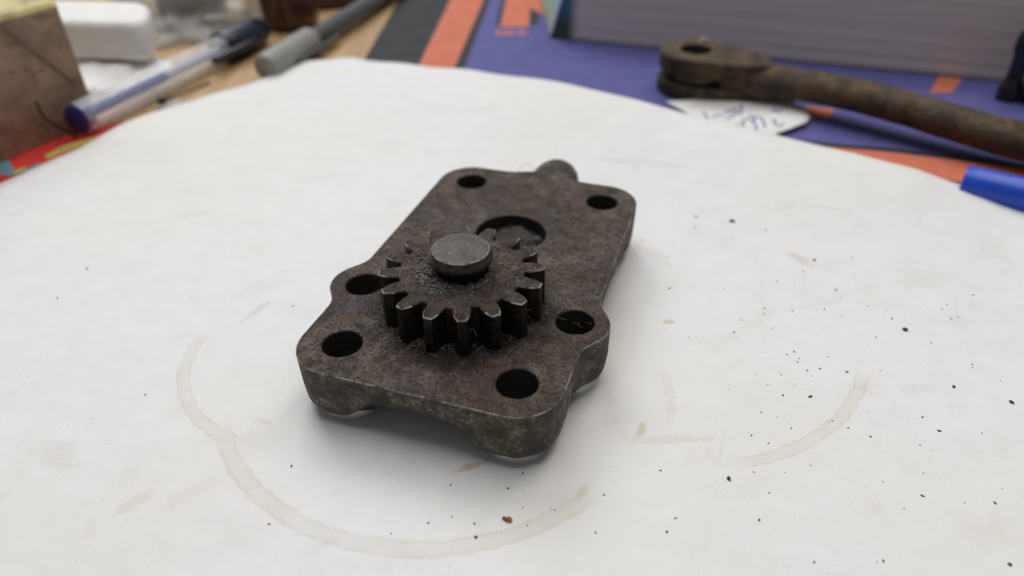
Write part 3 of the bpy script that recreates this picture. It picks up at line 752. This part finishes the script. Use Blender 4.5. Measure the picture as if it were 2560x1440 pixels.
g = G(); v, f = rings([[bpt(-.2, -.3, z), bpt(90, -.3, z), bpt(90, 42, z), bpt(-15.6, 42, z)] for z in (HB-.27, HB)]); g.add(v, f); g.obj('cover', 'cover', bk)

# ------------------------------------------------------------------ blue pen cap, right
M['cap_blue'] = plain('blue_cap_plastic', (0.012, 0.072, 0.56), 0.34, 0.10, 0.8)
d = Vector((0.81, -0.56, 0.0)).normalized()
capo = thing('pen_cap', 'bright blue plastic pen cap lying on the orange poster border', 'pen cap', (33.8, 48.2, -0.15))
g = G(); g.add(*lathe([(0.85, 0.10), (1.0, 0.0), (1.16, 0.04), (1.25, 0.2), (1.29, 0.8), (1.31, 6), (1.34, 16), (1.34, 26)], 36, axis=d, origin=(0, 0, 1.28))); g.obj('cap_body', 'cap_blue', capo, smooth=True, auto=40)
# ------------------------------------------------------------------ glossy black clamp at the right edge
M['gloss_black'] = plain('glossy_black_enamel', (0.012, 0.012, 0.014), 0.14, 0.2, 1.0, spec=0.6)
M['screw_steel'] = plain('small_bright_screw', (0.55, 0.52, 0.45), 0.3, 0.2, 2, metal=0.9)
cl = thing('black_clamp', 'glossy black metal clamp with a small bright screw beside the book', 'clamp', (48.3, 67.6, -0.2), radians(-25))
g = G()
g.add(*lathe([(.8, .02), (1.0, .15), (1.05, 1.2), (.8, 1.6), (.72, 3.0), (.85, 4.4), (1.05, 4.8), (1.05, 6.0), (.85, 6.5), (.3, 6.75)], 28, origin=(.2, .2, 0)))
g.add(*lathe([(2.2, .02), (2.6, .3), (2.7, 2.2), (2.3, 2.6), (2.2, 4.6), (2.8, 5.0), (3.0, 6.2), (2.8, 7.3), (2.0, 7.9), (.6, 8.1)], 36, origin=(3.9, .6, 0)))
g.add(*box(2.0, .4, 1.0, 2.6, 1.2, 1.2))
g.obj('frame', 'gloss_black', cl, smooth=True, auto=40)
g = G(); g.add(*lathe([(.34, 0), (.34, .12), (.25, .24), (.1, .28)], 16, axis=(0.1, -1, 0.25), origin=(.25, -.83, 5.4))); g.obj('screw', 'screw_steel', cl, smooth=True, auto=40)

# ------------------------------------------------------------------ brown block, left
def brown():
    t = NT('brown_scuffed_block'); a = t.noise(0.35, 5, 0.65, 0.4); b = t.noise(1.4, 4, 0.65); f = t.noise(1.0, 4, 0.6, stretch=(0.4, 0.4, 1.6))
    c = t.mix(t.ramp(a, 0.35, 0.65), (0.21, 0.130, 0.092), (0.34, 0.240, 0.160)); c = t.mix(t.ramp(b, 0.55, 0.7, 0, 0.5), c, (0.20, 0.165, 0.115))
    c = t.mix(t.ramp(f, 0.58, 0.68, 0, 0.5), c, (0.085, 0.04, 0.035))
    return t.fin(c, 0.45, 0, t.bump(b, 0.4, 0.15), 0.4)
M['brown'] = brown(); M['cream'] = plain('yellow_highlit_top', (0.68, 0.58, 0.27), 0.28, 0.35, 0.35, bump=0.5); M['dark_tape'] = plain('brown_tape', (0.13, 0.090, 0.062), 0.4, 0.2, 1)  # yellow top of the block has its bright highlight put into the colour
blk = thing('brown_block', 'scuffed brown block with a yellowish top standing on the red flyer', 'block', (-38.7, 64.6, -0.2))
fd = Vector((-0.455, -0.89)).normalized(); bd = Vector((-fd.y, fd.x)) * -1
if bd.x > 0: bd = -bd
def bq(a, b, z): q = fd*a+bd*b; return (q.x, q.y, z)
def rr(a0, a1, b0, b1, r):
    out = []
    for ca, cb, s0 in ((a1-r, b1-r, 0), (a0+r, b1-r, 90), (a0+r, b0+r, 180), (a1-r, b0+r, 270)):
        out += [(ca+r*cos(radians(s0+t_)), cb+r*sin(radians(s0+t_))) for t_ in (0, 30, 60, 90)]
    return out
base = rr(0, 34, 0, 22, 0.5)
g = G(); g.add(*rings([[bq(a, b, z) for a, b in base] for z in (0.03, 2, 5, 10.4)], True, True)); g.obj('body', 'brown', blk, smooth=True, auto=40)
tp2 = rr(0.15, 33.8, .15, 21.8, 0.6)
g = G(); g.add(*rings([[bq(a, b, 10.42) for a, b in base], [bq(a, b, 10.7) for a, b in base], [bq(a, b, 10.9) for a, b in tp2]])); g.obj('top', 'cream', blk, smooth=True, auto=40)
g = G(); tw = 0.5
v = [bq(.9, -.03, 3.9), bq(.9+tw, -.03, 3.9), bq(5.2+tw, -.03, 10.2), bq(5.2, -.03, 10.2)]; v2 = [bq(.9, .02, 3.9), bq(.9+tw, .02, 3.9), bq(5.2+tw, .02, 10.2), bq(5.2, .02, 10.2)]
g.add(*rings([v2, v])); g.obj('tape', 'dark_tape', blk)
M['wire'] = plain('thin_black_wire', (0.025, 0.025, 0.028), 0.4, 0.1)
g = G(); g.add(*tube(spline([(.0, 0, .14), (-.7, -.5, 1.2), (-1.3, -1.3, 2.6), (-1.35, -1.5, 4.1)], 6), 0.13, 8)); tag(g.obj('wire_offcut', 'wire', loc=(-38.9, 60.5, -0.2), smooth=True), 'thin bent black wire offcut standing against the brown block', 'wire')

# ------------------------------------------------------------------ white rounded block on a crumpled tissue
M['eraser'] = plain('matte_white_foam', (0.84, 0.83, 0.79), 0.65, 0.04, 0.4); M['tissue'] = plain('crumpled_tissue', (0.90, 0.90, 0.88), 0.8, 0.03, 0.8, bump=0.3)
def superq(cx, cy, z0, sx, sy, sz, r, rot):
    n = 10; g = G(); rs = []; sides = 4*6
    for k in range(n+1):
        a = -pi/2+pi*k/n; zz = sz/2*(1 if a > 0 else -1) - (r*(1 if a > 0 else -1)) + r*sin(a); ins = r*(1-cos(a)); ring = []
        for c_, (ux, uy, s0) in enumerate(((1, 1, 0), (-1, 1, 90), (-1, -1, 180), (1, -1, 270))):
            for t_ in range(6):
                b = radians(s0+90*t_/5); rr_ = r*1.4
                x = ux*(sx/2-rr_)+(rr_-ins)*cos(b); y = uy*(sy/2-rr_)+(rr_-ins)*sin(b)
                ring.append((cx+x*cos(rot)-y*sin(rot), cy+x*sin(rot)+y*cos(rot), z0+sz/2+zz))
        rs.append(ring)
    g.add(*rings(rs)); return g
ws = thing('white_foam_block', 'white rounded foam block lying on a crumpled tissue behind the brown block', 'foam block', (-42.6, 79.8, 1.75), 0)
def soft_slab(poly, z0, z1, r):
    P = [Vector(q) for q in poly]; d_ = []
    for k in range(len(P)):                                     # round every corner
        a, b, c = P[k-1], P[k], P[(k+1) % len(P)]; R_ = 3.3
        p0 = b+(a-b).normalized()*R_; p1 = b+(c-b).normalized()*R_
        d_ += [(p0*(1-t_)**2+b*2*t_*(1-t_)+p1*t_**2) for t_ in (0, .2, .4, .6, .8, 1)]
    N_ = normals(d_); rs = []
    for k in range(13):
        a = -pi/2+pi*k/12; zc = z0+r if a < 0 else z1-r
        rs.append([((q-n_*r*(1-cos(a))).x, (q-n_*r*(1-cos(a))).y, zc+r*sin(a)) for q, n_ in zip(d_, N_)])
    g = G(); g.add(*rings(rs)); return g
soft_slab([(-7.5, -3.2), (5.6, -4.9), (3.0, 3.8), (-10, 5.2)], 0, 4.1, 0.85).obj('foam_body', 'eraser', ws, smooth=True)
def lump(cx, cy, rx, ry, rz, amp, seed, n=36, m=18, sc=0.35):
    rs = []
    for j in range(m+1):
        a = pi/2*(j/m); ring = []
        for k in range(n):
            b = 2*pi*k/n; x, y, z = rx*cos(a)*cos(b), ry*cos(a)*sin(b), rz*sin(a)
            q = 1+amp*nz(x, y, z+seed*7.7, sc)+amp*0.5*nz(x, y, z+seed*3.1, sc*2.6)
            ring.append((cx+x*q, cy+y*q, max(0.01, z*q)))
        rs.append(ring)
    g = G(); g.add(*rings(rs)); return g
tissue = lump(0, 0, 6.6, 6.8, 1.8, 0.25, 2); tag(tissue.obj('crumpled_tissue', 'tissue', loc=(-43.0, 75.6, -0.24), smooth=True), 'crumpled bright white tissue squashed under the white foam block', 'tissue')

# ------------------------------------------------------------------ clear plastic bag with dark fittings
def film(name, col, alpha, rough):
    t = NT(name); n = t.noise(0.5, 4, 0.6); tr = t.n.new('ShaderNodeBsdfTransparent'); mx = t.n.new('ShaderNodeMixShader')
    t.fin(col, rough, 0, t.bump(n, 0.6, 0.5), 0.7); mx.inputs[0].default_value = alpha
    t.t.links.new(tr.outputs[0], mx.inputs[1]); t.t.links.new(t.b.outputs[0], mx.inputs[2]); t.t.links.new(mx.outputs[0], t.out.inputs[0]); return t.m
M['film'] = film('clear_bag_film', (0.62, 0.62, 0.58), 0.42, 0.22)
M['dark_plastic'] = plain('dark_blue_black_fitting', (0.018, 0.020, 0.032), 0.4, 0.3, 0.7)
tag(lump(0, 0, 10.5, 9.0, 6.5, 0.40, 5, 48, 22, 0.22).obj('plastic_bag', 'film', loc=(-40.6, 96.0, -0.2), smooth=True), 'crumpled clear plastic bag holding dark fittings behind the pen', 'bag')
g = G(); g.add(*lathe([(2.2, 0), (2.7, .3), (2.7, 4.5), (2.0, 5.2), (2.0, 8)], 28, axis=(.9, .25, 0.03), origin=(-5, 0, 2.75))); tag(g.obj('dark_fitting', 'dark_plastic', loc=(-39.5, 95.5, -0.2), smooth=True, auto=40), 'dark stubby fitting inside the clear plastic bag', 'fitting')

# ------------------------------------------------------------------ brown bottle
M['amber'] = plain('dark_amber_glass', (0.070, 0.026, 0.016), 0.22, 0.3, 0.5, spec=0.6)
bt = thing('brown_bottle', 'small dark brown bottle standing beyond the blue pen tip', 'bottle', (-27.9, 95.2, -0.24))
g = G(); g.add(*lathe([(2.2, 0.02), (3.0, .15), (3.5, .8), (3.6, 2), (3.6, 9), (2.6, 11), (1.6, 12)], 40)); g.obj('bottle_body', 'amber', bt, smooth=True, auto=50)
g = G(); g.add(*lathe([(1.9, 12.02), (1.95, 12.3), (1.95, 14.5), (1.6, 14.8)], 30)); g.obj('bottle_cap', 'dark_plastic', bt, smooth=True, auto=40)
M['leather'] = plain('reddish_brown_leather', (0.115, 0.060, 0.045), 0.6, 0.25, 0.6, bump=0.2)
pc = thing('leather_pouch', 'reddish brown leather pouch lying behind the grey marker', 'pouch', (-23.0, 109.5, -0.24), radians(15))
superq(0, 0, 0.03, 11.5, 13, 3.2, 0.9, 0).obj('pouch_body', 'leather', pc, smooth=True)
g = G(); g.add(*box(0, -3, 3.34, 11.0, 6.6, 0.2)); g.obj('flap', 'leather', pc)

# ------------------------------------------------------------------ clear ballpoint pen
M['barrel'] = film('clear_pen_barrel', (0.86, 0.87, 0.90), 0.32, 0.14); M['ink_tube'] = plain('blue_ink_tube', (0.04, 0.09, 0.42), 0.3, 0.1); M['empty_tube'] = plain('pale_empty_tube', (0.55, 0.62, 0.75), 0.3, 0.05)
M['navy'] = plain('navy_plastic', (0.028, 0.038, 0.19), 0.35, 0.15, 0.8); M['navy_dark'] = plain('dark_navy_cap', (0.010, 0.012, 0.030), 0.35, 0.2, 0.8)
A = Vector((-38.9, 61.3, 0)); d = Vector((0.322, 0.947, 0)).normalized()
pen = thing('ballpoint_pen', 'clear barrelled ballpoint pen with blue ink and dark navy cap beside the brown block', 'pen', (A.x, A.y, -0.22))
z = 1.52
def seg(prof, n=24): g = G(); g.add(*lathe(prof, n, axis=d, origin=(0, 0, z))); return g
seg([(1.5, 0.1), (1.5, 23.2)], 8).obj('barrel', 'barrel', pen)
pl_ = seg([(1.15, -0.05), (1.30, 0.05), (1.30, 0.5), (1.1, 0.9)]); pl_.obj('end_plug', 'navy', pen, smooth=True, auto=40)
seg([(.5, 1.2), (.5, 11.5)], 14).obj('ink_tube', 'ink_tube', pen, smooth=True, auto=40)
seg([(.5, 11.55), (.5, 22.6)], 14).obj('ink_tube', 'empty_tube', pen, smooth=True, auto=40)
seg([(1.35, 20.5), (1.72, 20.9), (1.80, 22), (1.75, 26), (1.5, 28), (1.0, 28.6)]).obj('cap', 'navy_dark', pen, smooth=True, auto=40)
g = G(); s2 = d.cross(Vector((0, 0, 1))); q0 = Vector((0, 0, z))
g.add(*tube([q0+d*26+s2*1.7, q0+d*24+s2*2.0, q0+d*17.5+s2*1.85, q0+d*17+s2*1.7], [.3, .4, .4, .25], 10)); g.obj('cap_clip', 'navy_dark', pen, smooth=True)

# ------------------------------------------------------------------ grey marker
M['grey_cap'] = plain('grey_marker_cap', (0.27, 0.27, 0.25), 0.5, 0.06, 0.8); M['grey_barrel'] = plain('dark_grey_barrel', (0.085, 0.088, 0.090), 0.45, 0.1, 0.8)
A = Vector((-25.6, 74.4, 0)); d = Vector((0.272, 0.962, 0)).normalized()
mk = thing('grey_marker', 'grey capped marker with a dark barrel lying at the corner of the paper', 'marker', (A.x, A.y, -0.22)); z = 1.5
seg([(.9, .0), (1.25, .1), (1.42, .5), (1.48, 2), (1.5, 9.6), (1.35, 9.75)]).obj('cap', 'grey_cap', mk, smooth=True, auto=40)
seg([(1.05, 9.0), (1.08, 30), (1.05, 42), (.8, 42.6)]).obj('barrel', 'grey_barrel', mk, smooth=True, auto=40)
g = G(); s2 = d.cross(Vector((0, 0, 1))); q0 = Vector((0, 0, z-.5))
g.add(*tube([q0+d*4+s2*1.45, q0+d*5+s2*1.6, q0+d*13+s2*1.6, q0+d*14+s2*1.45], [.2, .28, .28, .2], 10)); g.obj('dark_strip', 'grey_barrel', mk, smooth=True)  # thin dark strip along the cap and barrel

# ------------------------------------------------------------------ black headed pin and clear scrap beside the pen
pn = thing('ball_head_pin', 'black ball headed pin lying below the clear pen', 'pin', (-34.2, 68.2, -0.2))
g = G(); g.add(*lathe([(.05, -.45), (.3, -.36), (.45, 0), (.3, .36), (.05, .45)], 18, origin=(0, 0, .47))); g.obj('pin_head', 'gloss_black', pn, smooth=True)
g = G(); g.add(*tube([(0.2, .2, .45), (2.6, 6.0, .15)], .12, 8)); g.obj('pin_shank', 'wire', pn, smooth=True)
M['scrap'] = film('clear_plastic_scrap', (0.7, 0.68, 0.62), 0.5, 0.25)
g = lump(0, 0, 2.6, 1.6, .5, .3, 9, 24, 8, .5); tag(g.obj('plastic_scrap', 'scrap', loc=(-32.4, 68.3, -0.24), smooth=True), 'small translucent plastic scrap beside the black pin', 'scrap')
